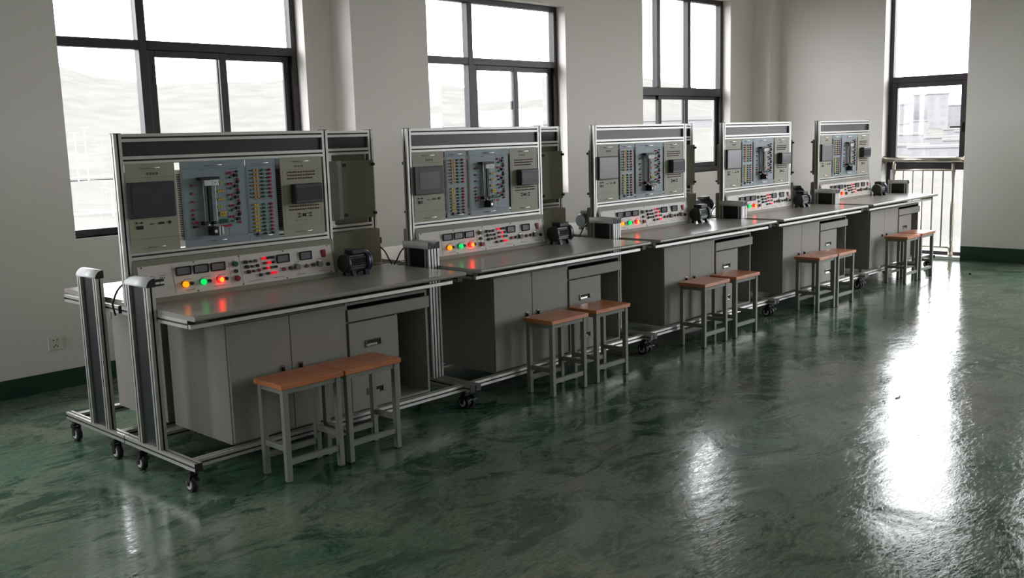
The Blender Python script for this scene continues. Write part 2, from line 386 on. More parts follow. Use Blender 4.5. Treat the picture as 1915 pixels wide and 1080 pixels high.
def door_window(i, y0, y1):
    X = EX+.15; z1 = 3.25
    mb = MB(); rect_frame(mb, 'y', X, X+.07, y0, y1, 0.03, z1, .045, wb=.04); r = mb.build('window_%d' % i); r['kind'] = 'structure'
    bar(r, 'y', X-.002, X+.068, y0+.045, y1-.045, 1.96, 2.03, 'transom'); bar(r, 'y', X-.002, X+.068, y0+.045, y1-.045, .985, 1.065, 'transom')
    s = MB(); rect_frame(s, 'y', X-.012, X+.03, y0+.045, y1-.045, 1.065, 1.96, .06, wt=.055, wb=.05); so = s.build('sash', r)
    pane(so, 'y', X+.01, y0+.105, y1-.105, 1.115, 1.905)
    s = MB(); s.box(X-.045, X-.012, y0+.066, y0+.086, 1.40, 1.50, 'black_plastic', .003); s.box(X-.05, X-.035, y0+.07, y0+.20, 1.445, 1.462, 'black_plastic', .003); s.build('window_handle', so)
    pane(r, 'y', X+.03, y0+.045, y1-.045, 2.03, z1-.045); pane(r, 'y', X+.03, y0+.045, y1-.045, .07, .985)
    s = MB(); s.box(EX+.0, X+.07, y0, y1, 0, .03, 'sill_stone'); s.build('threshold', r)
for k, dd in enumerate(DOORS): door_window(5+k, *dd)  # windows past the first are unseen

# added window in the left wall, behind the viewer, to brighten the room
for k, (a, c_) in enumerate(FILL_LWIN):
    mb = MB(); rect_frame(mb, 'y', RX0-.2, RX0-.13, a, c_, .93, 2.9, .045); r = mb.build('window_%d' % (9+k)); r['kind'] = 'structure'
    bar(r, 'y', RX0-.198, RX0-.132, a+.045, c_-.045, 2.12, 2.18, 'transom'); bar(r, 'y', RX0-.199, RX0-.131, (a+c_)/2-.03, (a+c_)/2+.03, .975, 2.855)
    pane(r, 'y', RX0-.165, a+.045, c_-.045, .975, 2.855)

# stainless guard rail in the opening
def guard_rail(y0, y1, label):
    X = EX+.055
    r = thing('guard_rail', label, 'railing', (X, y0, .03))
    mb = MB(); mb.cyl((0, 1.10-.03), .030, 0.0, y1-y0, 'y', 'steel_rail', 16); hr = mb.build('handrail', r)
    for yy in (0.0, y1-y0-.012):
        mb = MB(); mb.cyl((0, 1.10-.03), .045, yy, yy+.012, 'y', 'steel_rail', 16); mb.build('wall_flange', hr)
    P0, P1 = .125, y1-y0-.125
    for yy in (P0, P1):
        mb = MB(); mb.cyl((0, yy), .02, .0, 1.05, 'z', 'steel_rail', 14); mb.cyl((0, yy), .027, .0, .16, 'z', 'steel_rail', 14); mb.build('rail_post', r)
    for zz in (.985-.03, .128-.03):
        mb = MB(); mb.cyl((0, zz), .011, P0, P1, 'y', 'steel_rail', 10); mb.build('cross_rail', r)
    n = 5
    for k in range(1, n+1):
        yy = P0+(P1-P0)*k/(n+1)
        mb = MB(); mb.cyl((0, yy), .0085, .128-.03, .985-.03, 'z', 'steel_rail', 8); mb.build('baluster', r)
guard_rail(*DOORS[0], 'stainless steel guard rail across the tall window at the end of the benches')
for k in (1, 2, 3): guard_rail(*DOORS[k], 'stainless guard rail in the %s unseen tall window to the right of the picture' % ('first', 'second', 'third')[k-1])

# wall socket
t = thing('wall_socket', 'white square wall socket low on the wall left of the nearest workbench', 'wall socket', (.409, WY, .254))
mb = MB(); mb.box(-.045, .045, -.009, 0, 0, .086, 'socket_plastic', .003); mb.build('face_plate', t)
mb = MB()
for (x, z, w, h) in ((-.012, .062, .003, .009), (.012, .062, .003, .009), (0, .03, .003, .010), (-.012, .022, .003, .009), (.012, .022, .003, .009)):
    mb.box(x-w, x+w, -.0095, -.008, z-h/2, z+h/2, 'black_plastic')
mb.build('socket_holes', t, kind='stuff')

# ------------------------------------------------------------------ workbench
P, L, D = 1.694, 1.686, .66
W = .036
ZR = .142                 # top of base rails
TT = .78                  # table top
def caster(root, x, y):
    zt = ZR-W
    o = MB(); o.box(x-.0195, x+.0195, y-.028, y+.028, zt-.006, zt-.0001, 'fork_metal', .001)
    o.cyl((x, y), .016, zt-.022, zt-.006, 'z', 'fork_metal', 12)
    for sx in (-1, 1): o.ext([(y-.018, zt-.022), (y+.018, zt-.022), (y+.024, .038), (y+.012, .026), (y+.002, .034)], 'x', x+sx*.017-.0015, x+sx*.017+.0015, 'fork_metal')
    o.box(x-.018, x+.018, y-.018, y+.018, zt-.026, zt-.02, 'fork_metal')
    c = o.build('caster', root)
    o = MB(); o.cyl((y+.01, .036), .036, x-.0125, x+.0125, 'x', 'rubber', 20); o.build('wheel', c)
    o = MB(); o.cyl((y+.01, .036), .024, x-.0145, x+.0145, 'x', 'wheel_disc', 16); o.cyl((y+.01, .036), .010, x-.021, x+.021, 'x', 'fork_metal', 8); o.build('wheel_hub', c)
    o = MB(); o.ext([(y-.022, zt-.03), (y-.044, zt-.045), (y-.046, zt-.050), (y-.020, zt-.040)], 'x', x-.012, x+.012, 'fork_metal'); o.build('brake_pedal', c)
def make_bench():
    r = thing('training_workbench', '', 'workbench', (0, 0, 0), 0, 'two-sided electrical training workbenches in a row')
    for x in (0, L-W):
        o = MB(); o.prof('y', .003, D-.004, x, ZR-W); s = o.build('side_rail', r)
        for y0 in (0, D-.004): o = MB(); o.box(x, x+W, y0, y0+.003, ZR-W, ZR, 'black_plastic'); o.build('end_cap', s)
    for y in (.055, .55):
        o = MB(); o.prof('x', W, L-W, y, ZR-W); o.build('long_rail', r)
    for x in (.018, L-.018):
        for y in (.065, D-.135): caster(r, x, y)
    for side, x in ((0, 0), (1, L-W)):
        for y in (.300, .472):
            o = MB(); o.prof('z', ZR, .880, x, y); o.build('post', r)
        o = MB(); o.box(x+.013, x+.021, .336, .472, ZR+.002, .880, 'dark_panel'); o.build('post_panel', r)
        q = [(0, 0)] ; R = .041
        n = 8
        arc = [(R-R*math.cos(PI/2*k/n), R*math.sin(PI/2*k/n)*.93) for k in range(n+1)]
        q = arc+[(R, 0)]
        if side: q = [(L-p[0]+.003, .880+p[1]) for p in q]
        else: q = [(p[0]-.003, .880+p[1]) for p in q]
        o = MB(); o.ext(q, 'y', .299, .511, 'alu_cap', True); cp = o.build('post_cap', r)
        for a, c in ((.296, .299), (.511, .514)): o = MB(); o.ext(q, 'y', a, c, 'black_plastic'); o.build('end_cap', cp)
        xa = .0365 if not side else L-.0365-W
        o = MB(); o.prof('y', .037, .641, xa, TT-.022-W); s = o.build('table_arm', r)
        for ya in (.033, .641): o = MB(); o.box(xa, xa+W, ya, ya+.004, TT-.022-W, TT-.022, 'black_plastic'); o.build('end_cap', s)
    o = MB(); o.box(.0365, 1.556, .010, .030, TT-.058, TT-.040, 'aluminium', .001); o.build('apron_rail', r)
    o = MB(); o.prof('x', .0725, L-.0725, .60, TT-.022-W); o.build('apron_rail', r)
    # table top with a rounded front nose; the ends stop short of the guard posts
    n = 8; rr = .011; nose = [(-.030+rr-rr*math.sin(PI*k/n), TT-rr+rr*math.cos(PI*k/n)) for k in range(n+1)]
    poly = nose+[(.645, TT-.022), (.645, TT)]
    o = MB(); o.ext(poly, 'x', W+.002, L-W-.030, 'laminate'); 
    tp = o.build('tabletop', r)
    # display frame
    for x in (.004, 1.155-W):
        o = MB(); o.prof('z', TT+.0003, 1.549, x, .502); p_ = o.build('frame_post', r)
        o = MB(); o.box(x, x+W, .502, .502+W, 1.549, 1.552, 'black_plastic'); o.build('end_cap', p_)
    for z in (1.513, 1.413, .981):
        o = MB(); o.prof('x', .004+W, 1.155-W, .502, z); o.build('frame_rail', r)
    o = MB(); o.box(.004+W, 1.155-W, .516, .522, 1.449, 1.513, 'mesh_panel'); o.build('mesh_panel', r)
    return r
bench0 = make_bench()

# ------------------------------------------------------------------ cabinets under the table
def make_cabinet():
    r = thing('storage_cabinet', '', 'cabinet', (0, 0, 0), 0, 'two-door cabinets under the workbenches')
    x0, x1, y0, y1, z0, z1 = .246, .906, .090, .63, ZR+.0006, .700
    o = MB(); o.box(x0, x1, y0+.014, y1, z0, z1, 'cabinet_paint', .002); o.build('body', r)
    xm = (x0+x1)/2
    for k, (a, c) in enumerate(((x0+.006, xm-.0012), (xm+.0012, x1-.004))):
        o = MB(); o.box(a, c, y0, y0+.016, z0+.008, z1-.006, 'cabinet_paint', .002); d = o.build('door', r)
        lx = xm-.050 if k == 0 else xm+.050
        o = MB(); o.box(lx-.011, lx+.011, y0-.004, y0+.001, .432, .464, 'chrome', .001); o.box(lx-.005, lx+.006, y0-.011, y0-.003, .436, .456, 'black_plastic', .001); o.build('latch', d)
    return r
cab0 = make_cabinet()
def make_pedestal():
    r = thing('drawer_pedestal', '', 'drawer unit', (0, 0, 0), 0, 'drawer and keyboard units under the workbenches')
    x0, x1, y0, y1, z0, z1 = .9075, 1.444, .090, .63, ZR+.0006, .700
    xd = 1.220
    o = MB(); t = .012
    o.box(x0, x0+t, y0+.01, y1, z0, z1, 'cabinet_paint'); o.box(x1-t, x1, y0+.01, y1, z0, z1, 'cabinet_paint'); o.box(xd, xd+t, y0+.01, y1, z0, .602, 'cabinet_paint')
    o.box(x0+t, x1-t, y1-t, y1, z0, z1, 'cabinet_paint'); o.box(x0+t, x1-t, y0+.01, y1-t, z0, z0+t, 'cabinet_paint'); o.box(x0+t, x1-t, y0+.01, y1-t, z1-.014, z1, 'cabinet_paint')
    o.box(x0+t, x1-t, y0+.02, y1-t, .598, .606, 'cabinet_paint')
    o.build('body', r)
    o = MB(); o.box(x0+.004, x1+.004, y0-.006, y0+.010, .606, .667, 'cabinet_paint', .002); o.box(x0+.014, x1-.014, y0+.010, y1-.05, .612, .620, 'cabinet_paint'); o.build('keyboard_tray', r)
    for (a, c, hz) in ((.382, .598, .482), (ZR+.008, .378, .236)):
        o = MB(); o.box(x0+.004, xd+.006, y0-.006, y0+.010, a, c, 'cabinet_paint', .002); d = o.build('drawer', r)
        hx = (x0+xd)/2-.002
        o = MB(); rect_frame(o, 'x', y0-.012, y0-.006, hx-.052, hx+.052, hz-.019, hz+.019, .006, 'chrome'); o.box(hx-.046, hx+.046, y0-.0075, y0-.006, hz-.013, hz+.013, 'recess_dark'); o.box(hx-.044, hx+.02, y0-.010, y0-.007, hz-.012, hz-.002, 'chrome'); o.build('recessed_handle', d)
    return r
ped0 = make_pedestal()

# ------------------------------------------------------------------ control console
def yf(z): return .462+(z-TT)*(.502-.462)/(.981-TT)       # sloping front
def make_console():
    r = thing('control_console', '', 'control panel', (0, 0, 0), 0, 'sloping control consoles with meters and lamps')
    xa, xb, yb = .022, 1.150, .583; T0 = TT+.0006
    o = MB()
    o.ext([(yf(TT), T0), (yf(.979), .979), (.5015, .979), (.5015, T0)], 'x', .0395, xb, 'console_body')
    o.ext([(.5015, T0), (.5015, .979), (.5390, .979), (.5390, T0)], 'x', .0410, 1.1180, 'console_body')
    o.ext([(.5390, T0), (.5390, .979), (yb-.006, .979), (yb, .972), (yb, T0)], 'x', xa, xb, 'console_body')
    o.build('housing', r)
    def on(zc, d): return yf(zc)-d
    def slab(mb, x0, x1, z0, z1, d0, d1, m):
        vs = [(x, yf(z)-d, z) for x in (x0, x1) for d in (d1, d0) for z in (z0, z1)]
        return mb.add(vs, [(0, 1, 3, 2), (4, 6, 7, 5), (0, 4, 5, 1), (2, 3, 7, 6), (0, 2, 6, 4), (1, 5, 7, 3)], m)
    o = MB(); slab(o, .056, 1.128, .803, .950, -.002, .002, 'console_face'); f = o.build('face_panel', r)
    o = MB(); slab(o, .220, .222, .81, .943, .002, .0024, 'print_grey'); slab(o, .577, .5785, .81, .943, .002, .0024, 'print_grey')
    slab(o, .515, .516, .82, .935, .002, .0024, 'print_grey'); slab(o, .697, .698, .82, .935, .002, .0024, 'print_grey'); slab(o, .910, .911, .82, .935, .002, .0024, 'print_grey')
    for (x, z, w) in ((.11, .90, .02), (.155, .90, .03), (.27, .868, .04), (.36, .868, .05), (.45, .868, .04), (.27, .818, .05), (.42, .818, .06), (.61, .818, .08), (.75, .818, .07), (.89, .818, .06), (1.03, .818, .05), (.89, .880, .03), (1.035, .882, .03)):
        slab(o, x, x+w, z, z+.0022, .002, .0024, 'print_grey')
    for k in range(3): slab(o, .155+.01*k, .161+.01*k, .888, .893, .002, .0024, 'print_grey')
    o.build('printed_legend', f, kind='stuff')
    o = MB()
    for x in (.075, .335, .577, .83, 1.105):
        for z in (.809, .945): o.cyl((x, z), .0035, yf(z)-.004, yf(z), 'y', 'black_jack', 6)
    o.build('panel_screws', f, kind='stuff')
    for x0, x1 in ((.237, .313), (.327, .404), (.417, .494), (.785, .861), (.924, .998)):
        z0, z1 = .889, .931
        if x0 > .7: z0 = .887
        o = MB(); yy = yf(.91); rect_frame(o, 'x', yy-.012, yy-.001, x0, x1, z0, z1, .0055, 'black_plastic'); m_ = o.build('panel_meter', r)
        o = MB(); o.box(x0+.0055, x1-.0055, yy-.008, yy-.002, z0+.0055, z1-.0055, 'meter_glass'); o.build('meter_window', m_)
    for x, nm, ml in ((.272, 'amber', 'lamp_amber'), (.364, 'green', 'lamp_green'), (.455, 'red', 'lamp_red')):
        z = .848; yy = yf(z)
        o = MB(); o.cyl((x, z), .0165, yy-.006, yy, 'y', 'brown_jack' if nm != 'green' else 'green_button', 16); l = o.build('indicator_lamp', r, label='%s indicator lamp, lit' % nm)
        o = MB(); o.cyl((x, z), .0135, yy-.018, yy-.006, 'y', ml, 16, r2=.0145)
        o.cyl((x, z), .0105, yy-.024, yy-.018, 'y', 'lamp_red_core' if nm == 'red' else ml, 16, r2=None); o.build('lens', l)
        o = MB(); o.cyl((x+.034, z), .0085, yy-.012, yy, 'y', 'black_jack', 10); o.build('jack', r)
    for z, ml, nm in ((.912, 'green_button', 'green'), (.842, 'red_button', 'red')):
        x = .548; yy = yf(z); o = MB(); o.cyl((x, z), .0165, yy-.007, yy, 'y', 'chrome', 16); l = o.build('push_button', r, label='%s push button' % nm)
        o = MB(); o.cyl((x, z), .013, yy-.016, yy-.007, 'y', ml, 14); o.build('button_top', l)
    o = MB(); z = .877; o.cyl((.547, z), .009, yf(z)-.012, yf(z), 'y', 'black_jack', 10); o.build('jack', r)
    for k, z in enumerate((.914, .890, .866)):
        for x, rr in ((.606+k*.004, .009), (.634+k*.004, .006)):
            o = MB(); o.cyl((x, z), rr, yf(z)-.014, yf(z), 'y', 'black_jack', 10); o.build('jack', r)
    for x, z, ml in ((.664, .914, 'brown_jack'), (.670, .890, 'black_jack'), (.675, .867, 'red_button'), (.680, .843, 'black_jack')):
        o = MB(); o.cyl((x, z), .008, yf(z)-.012, yf(z), 'y', ml, 10); o.build('jack', r)
    for x, z, ml, w in ((.712, .921, 'led_red', .011), (.740, .921, 'black_jack', .011), (.763, .921, 'black_jack', .010), (.716, .897, 'red_button', .010), (.738, .897, 'led_red', .012), (.763, .897, 'black_jack', .010),
                        (.712, .872, 'red_button', .009), (.728, .872, 'led_red', .010), (.750, .872, 'green_jack', .010), (.772, .872, 'black_jack', .010), (.722, .845, 'black_jack', .009), (.756, .845, 'led_red', .017)):
        o = MB(); o.box(x-w, x+w, yf(z)-.012, yf(z)+.001, z-.006, z+.006, ml, .003); o.build('switch_key', r)
    for x, z, ml in ((.818, .856, 'red_button'), (.858, .856, 'black_jack'), (.957, .856, 'brown_jack'), (.998, .857, 'black_jack'), (1.090, .851, 'black_jack')):
        o = MB(); o.cyl((x, z), .0095, yf(z)-.013, yf(z), 'y', ml, 10); o.build('jack', r)
    for x in (.899, 1.037):
        z = .858; o = MB(); o.cyl((x, z), .019, yf(z)-.004, yf(z), 'y', 'chrome', 16); o.cyl((x, z), .015, yf(z)-.020, yf(z)-.004, 'y', 'beige_body', 14, r2=.013); o.build('rotary_knob', r)
    o = MB(); yy = yf(.905); o.box(1.060, 1.088, yy-.007, yy+.001, .886, .928, 'red_button', .003); o.build('rocker_switch', r)
    o = MB(); yy = yf(.873); o.box(.118, .168, yy-.014, yy+.001, .857, .887, 'black_plastic', .002); o.box(.122, .141, yy-.020, yy-.014, .866, .876, 'white_label'); o.box(.145, .164, yy-.020, yy-.014, .866, .876, 'white_label'); o.build('circuit_breaker', r)
    return r
con0 = make_console()

# ------------------------------------------------------------------ rack modules
ZM0, ZM1 = 1.0135, 1.4165
YM = .4990          # front face of the plates
def plate_and_body(r, x0, x1, mplate, mbody, depth=.085, vents=True):
    o = MB(); o.box(x0, x1, YM, YM+.0025, ZM0, ZM1, mplate, .0008); f = o.build('front_plate', r)
    o = MB(); o.box(x0+.006, x1-.006, YM+.0025, YM+depth, ZM0+.035, ZM1-.038, mbody, .001); h = o.build('housing', r)
    if vents:
        o = MB(); n = 28
        for k in range(n):
            z = ZM0+.055+(ZM1-ZM0-.115)*k/(n-1)
            for xx in (x0+.006, x1-.006): o.box(xx-.0006, xx+.0006, YM+.018, YM+.050, z-.0026, z+.0026, 'recess_dark')
        o.build('vent_slots', h, kind='stuff')
    xm = (x0+x1)/2; w = min(.05, (x1-x0)*.3)
    for z in (ZM1-.022, ZM0+.022):
        o = MB(); o.tube([(xm-w, YM, z), (xm-w*.8, YM-.007, z), (xm, YM-.010, z), (xm+w*.8, YM-.007, z), (xm+w, YM, z)], .0026, 'chrome', 6); o.build('pull_bar', r)
    return f, h
def outline(o, x0, x1, z0, z1, m, t=.0008):
    y0, y1 = YM-.0004, YM+.0002
    o.box(x0, x1, y0, y1, z0, z0+t, m); o.box(x0, x1, y0, y1, z1-t, z1, m); o.box(x0, x0+t, y0, y1, z0, z1, m); o.box(x1-t, x1, y0, y1, z0, z1, m)
def make_screen(light):
    r = thing('touch_screen_module', '', 'touch screen panel', (0, 0, 0))
    f, h = plate_and_body(r, .0405, .2795, 'beige_plate', 'beige_body')
    o = MB(); outline(o, .046, .274, 1.352, 1.353, 'print_grey'); outline(o, .046, .274, 1.075, 1.076, 'print_grey')
    for x in (.14, .155, .17, .185): o.box(x, x+.011, YM-.0004, YM, 1.362, 1.374, 'print_grey')
    o.build('printed_legend', f, kind='stuff')
    o = MB(); o.box(.0425, .266, YM-.014, YM, 1.170, 1.332, 'screen_bezel', .003); s = o.build('screen_bezel', r)
    o = MB()
    if light == 2: o.box(.050, .258, YM-.0155, YM-.013, 1.178, 1.324, 'screen_reflect', .001)
    elif light: o.box(.075, .235, YM-.0155, YM-.013, 1.200, 1.302, 'screen_light', .001)
    else: o.box(.056, .254, YM-.0155, YM-.013, 1.182, 1.320, 'screen_glass', .001)
    o.build('screen', s)
    o = MB(); o.cyl((.075, 1.150), .004, YM-.006, YM, 'y', 'black_jack', 8); o.cyl((.100, 1.150), .004, YM-.006, YM, 'y', 'black_jack', 8)
    o.box(.074, .104, YM-.006, YM, 1.120, 1.136, 'black_jack', .001); o.box(.142, .160, YM-.003, YM, 1.138, 1.143, 'print_grey'); o.box(.182, .208, YM-.004, YM, 1.137, 1.146, 'black_jack', .001)
    o.cyl((.235, 1.143), .007, YM-.005, YM, 'y', 'black_jack', 8); o.build('ports', r, kind='stuff')
    for x in (.0565, .2635):
        for z in (ZM0+.060, ZM1-.062):
            o = MB(); o.cyl((x, z), .009, YM+.085, YM+.103, 'y', 'rubber', 10); o.build('rubber_foot', h)
    return r
scr0 = make_screen(False)
def jacks(r, pts, m, name, rad=.0052, dep=.010):
    o = MB()
    for (x, z) in pts: o.cyl((x, z), rad, YM-dep, YM, 'y', m, 8)
    return o.build(name, r, kind='stuff')
def make_io(X):
    r = thing('signal_panel', '', 'terminal panel', (0, 0, 0))
    f, h = plate_and_body(r, X, X+.168, 'blue_plate', 'beige_body')
    o = MB(); outline(o, X+.006, X+.162, ZM0+.04, ZM1-.034, 'print_ink')
    for q in (.045, .095, .135): o.box(X+q-.008, X+q+.008, YM-.0004, YM, 1.2155, 1.2172, 'print_ink')
    for k in range(8): o.box(X+.098, X+.132, YM-.0006, YM, 1.3585-k*.0187, 1.3603-k*.0187, 'print_ink')
    o.build('printed_legend', f, kind='stuff')
    zt = [1.3595-k*.0187 for k in range(8)]; zb = [1.190-k*.0182 for k in range(9)]
    jacks(r, [(X+.019, z) for z in zt], 'green_jack', 'led_column', .0032, .004)
    jacks(r, [(X+q, z) for z in zt for q in (.042, .058)], 'orange_jack', 'orange_jacks', .0062)
    jacks(r, [(X+.090, z) for z in zt]+[(X+.088, z) for z in zb[:-1]], 'green_jack', 'green_jacks', .0062)
    jacks(r, [(X+.133, z) for z in zt]+[(X+.131, z) for z in zb[:-1]], 'red_jack', 'red_jacks', .0064)
    jacks(r, [(X+q, z) for z in zb[:-1] for q in (.036, .050)], 'yellow_jack', 'yellow_jacks', .0062)
    jacks(r, [(X+q, zb[-1]) for q in (.043, .088, .131)], 'black_jack', 'black_jacks', .0064)
    return r
def make_lift(X):
    r = thing('lift_model_panel', '', 'lift model panel', (0, 0, 0)); w = .3445
    f, h = plate_and_body(r, X, X+w, 'blue_plate', 'beige_body')
    o = MB(); outline(o, X+.006, X+w-.006, ZM0+.036, ZM1-.034, 'print_ink'); o.box(X+.234, X+.2348, YM-.0004, YM, ZM0+.036, ZM1-.034, 'print_ink')
    for k in range(4): o.box(X+.058, X+.095, YM-.0006, YM, 1.3015-k*.0385, 1.303-k*.0385, 'print_ink')
    o.box(X+.10, X+.125, YM-.0004, YM, 1.372, 1.374, 'print_ink'); o.box(X+.25, X+.30, YM-.0004, YM, 1.372, 1.374, 'print_ink'); o.build('printed_legend', f, kind='stuff')
    # shaft of the lift: head bracket, guide rods, belt, car, motor
    o = MB(); o.box(X+.078, X+.182, YM-.038, YM, 1.328, 1.340, 'black_plastic', .001); o.build('head_bracket', r)
    o = MB(); o.box(X+.098, X+.168, YM-.048, YM-.036, 1.300, 1.326, 'white_label', .001)
    o.cyl((X+.150, 1.313), .003, YM-.0486, YM-.048, 'y', 'black_jack', 8); o.box(X+.132, X+.137, YM-.0486, YM-.048, 1.316, 1.319, 'black_jack'); o.box(X+.132, X+.137, YM-.0486, YM-.048, 1.306, 1.309, 'black_jack')
    o.build('name_tag', r)
    for x in (.098, .112, .160):
        o = MB(); o.cyl((X+x, YM-.026), .0014, 1.130, 1.330, 'z', 'chrome', 8); o.build('guide_rod', r)
    o = MB(); o.box(X+.117, X+.137, YM-.034, YM-.012, 1.090, 1.330, 'black_plastic', .001); o.build('belt_column', r)
    o = MB(); o.box(X+.143, X+.156, YM-.010, YM-.008, 1.13, 1.33, 'blue_plate'); o.build('shaft_plate', r)
    o = MB(); o.box(X+.088, X+.150, YM-.034, YM, 1.115, 1.130, 'black_plastic', .001); o.cyl((X+.11, 1.1145), .005, YM-.040, YM-.034, 'y', 'white_label', 8); o.build('foot_bracket', r)
    o = MB(); o.box(X+.122, X+.152, YM-.052, YM, 1.062, 1.104, 'black_plastic', .002); o.cyl((X+.133, 1.083), .008, YM-.055, YM-.052, 'y', 'chrome', 10); o.build('lift_motor', r)
    o = MB(); o.box(X+.153, X+.163, YM-.046, YM-.01, 1.064, 1.104, 'white_label', .001); o.box(X+.163, X+.169, YM-.044, YM-.01, 1.064, 1.102, 'black_plastic'); o.box(X+.169, X+.180, YM-.046, YM-.01, 1.066, 1.102, 'white_label', .001); o.build('motor_coupling', r)
    red = [(X+.050, 1.303-k*.0385) for k in range(4)]+[(X+.048, 1.165), (X+.048, 1.128), (X+.066, 1.128), (X+.066, 1.107)]
    blk = [(X+.049, 1.1465), (X+.050, 1.107)]; grn = []; sq = []
    for k in range(5):
        z = 1.358-k*.0528
        red += [(X+.247, z-.004), (X+.262, z-.004), (X+.296, z-.034)]; blk += [(X+.294, z+.001), (X+.297, z-.052+.006)] if k < 4 else [(X+.294, z+.001)]
        grn += [(X+.256, z-.026)]; sq.append((X+.286, z-.017))
    yel = [(X+.202, 1.308)]+[(X+.186+q*.012, 1.268-j*.038) for q in range(3) for j in range(2)]+[(X+.184, 1.194), (X+.196, 1.192)]+[(X+.192+q*.011, 1.166-j*.012) for q in range(3) for j in range(2)]
    grn += [(X+.192+q*.011, 1.130-j*.011) for q in range(4) for j in range(2)]
    red += [(X+.192+q*.010, 1.099+q*.0004) for q in range(6)]
    jacks(r, red, 'red_jack', 'red_jacks'); jacks(r, blk, 'black_jack', 'black_jacks', .0058); jacks(r, grn, 'green_jack', 'green_jacks', .0050); jacks(r, yel, 'yellow_jack', 'yellow_lamps', .0056)
    o = MB()
    for (x, z) in sq: o.box(x-.010, x+.010, YM-.012, YM, z-.0075, z+.0075, 'black_jack', .001)
    o.build('relay_blocks', r, kind='stuff')
    return r
def make_plc():
    r = thing('controller_panel', '', 'controller panel', (0, 0, 0)); x0, x1 = .8505, 1.1175
    f, h = plate_and_body(r, x0, x1-.012, 'beige_plate', 'beige_body')
    o = MB(); outline(o, x0+.014, x1-.030, 1.351, 1.3518, 'print_grey'); outline(o, x0+.014, x1-.03, 1.066, 1.0668, 'print_grey'); o.box(x0+.014, x0+.0148, YM-.0004, YM, 1.066, 1.352, 'print_grey'); o.box(x1-.0308, x1-.03, YM-.0004, YM, 1.066, 1.352, 'print_grey')
    for x in (.935, .955, .975): o.box(x, x+.014, YM-.0004, YM, 1.366, 1.374, 'print_grey')
    for x in (.92, .95, .98): o.box(x, x+.022, YM-.0004, YM, 1.094, 1.096, 'print_grey')
    o.build('printed_legend', f, kind='stuff')
    o = MB(); o.box(.905, 1.074, YM-.044, YM, 1.180, 1.280, 'screen_bezel', .004); p = o.build('controller', r)
    o = MB(); o.box(.910, 1.069, YM-.0455, YM-.043, 1.198, 1.262, 'screen_glass', .001); o.build('controller_cover', p)
    pts = [(.896+k*.0158, z) for z in (1.3405, 1.3245, 1.3085) for k in range(11 if z > 1.31 else 10)]+[(.898+k*.0155, z) for z in (1.166, 1.149) for k in range(12)]
    jacks(r, pts, 'brown_jack', 'socket_rows', .0038, .005)
    jacks(r, [(.952, 1.127), (.952, 1.112), (1.020, 1.127), (1.020, 1.112)], 'brown_jack', 'small_jacks', .0042, .006)
    o = MB(); o.box(.972, 1.003, YM-.006, YM, 1.112, 1.126, 'black_plastic', .001); o.box(.988, .996, YM-.010, YM-.006, 1.115, 1.123, 'white_label'); o.build('toggle_switch', r)
    return r
plc0 = make_plc()

# ------------------------------------------------------------------ motor and cable on the table
def make_motor():
    r = thing('electric_motor', '', 'motor', (1.245, .425, TT+.0006), 0, 'small electric motors at the right end of the tables')
    cz = .068; R_ = .052
    n = 24; poly = []
    for k in range(n*2):
        a = 2*PI*k/(n*2); rr = R_ if k % 2 else R_-.005
        poly.append((rr*math.cos(a), cz+rr*math.sin(a)))
    o = MB(); o.ext(poly, 'x', -.075, .03, 'motor_grey'); o.build('finned_body', r)
    o = MB(); o.cyl((0, cz), .046, -.095, -.075, 'x', 'motor_grey', 24, r2=.053); o.build('fan_cover', r)
    o = MB(); o.cyl((0, cz), .054, .03, .052, 'x', 'motor_blue', 24, r2=.060); o.cyl((0, cz), .060, .052, .062, 'x', 'motor_blue', 24); o.cyl((0, cz), .024, .062, .07, 'x', 'motor_blue', 14); o.build('end_shield', r)
    o = MB(); o.cyl((0, cz), .006, .07, .10, 'x', 'chrome', 10); o.build('shaft', r)
    o = MB(); o.box(-.055, .040, -.036, .036, cz+.044, cz+.074, 'motor_box', .005); o.build('terminal_box', r)
    for y in (-1, 1):
        for x in (-.05, .035):
            o = MB(); o.ext([(y*.046, 0), (y*.046, .006), (y*.036, .03), (y*.02, .03), (y*.02, 0)], 'x', x-.012, x+.012, 'motor_blue' if x > 0 else 'motor_grey'); o.build('foot', r)
    return r
mot0 = make_motor()
def make_cable():
    o = MB(); pts = [(.026, .586, .868), (.014, .590, .858), (.003, .597, .842), (-.005, .606, .820), (-.008, .617, .798), (-.006, .634, .784), (-.002, .648, .776), (.004, .657, .755), (.012, .659, .72)]
    o.tube(pts, .0045, 'black_plastic', 8); ob = o.build('power_cable'); tag(ob, '', 'cable', 'black power cables at the sides of the consoles'); return ob
cab_0 = make_cable()

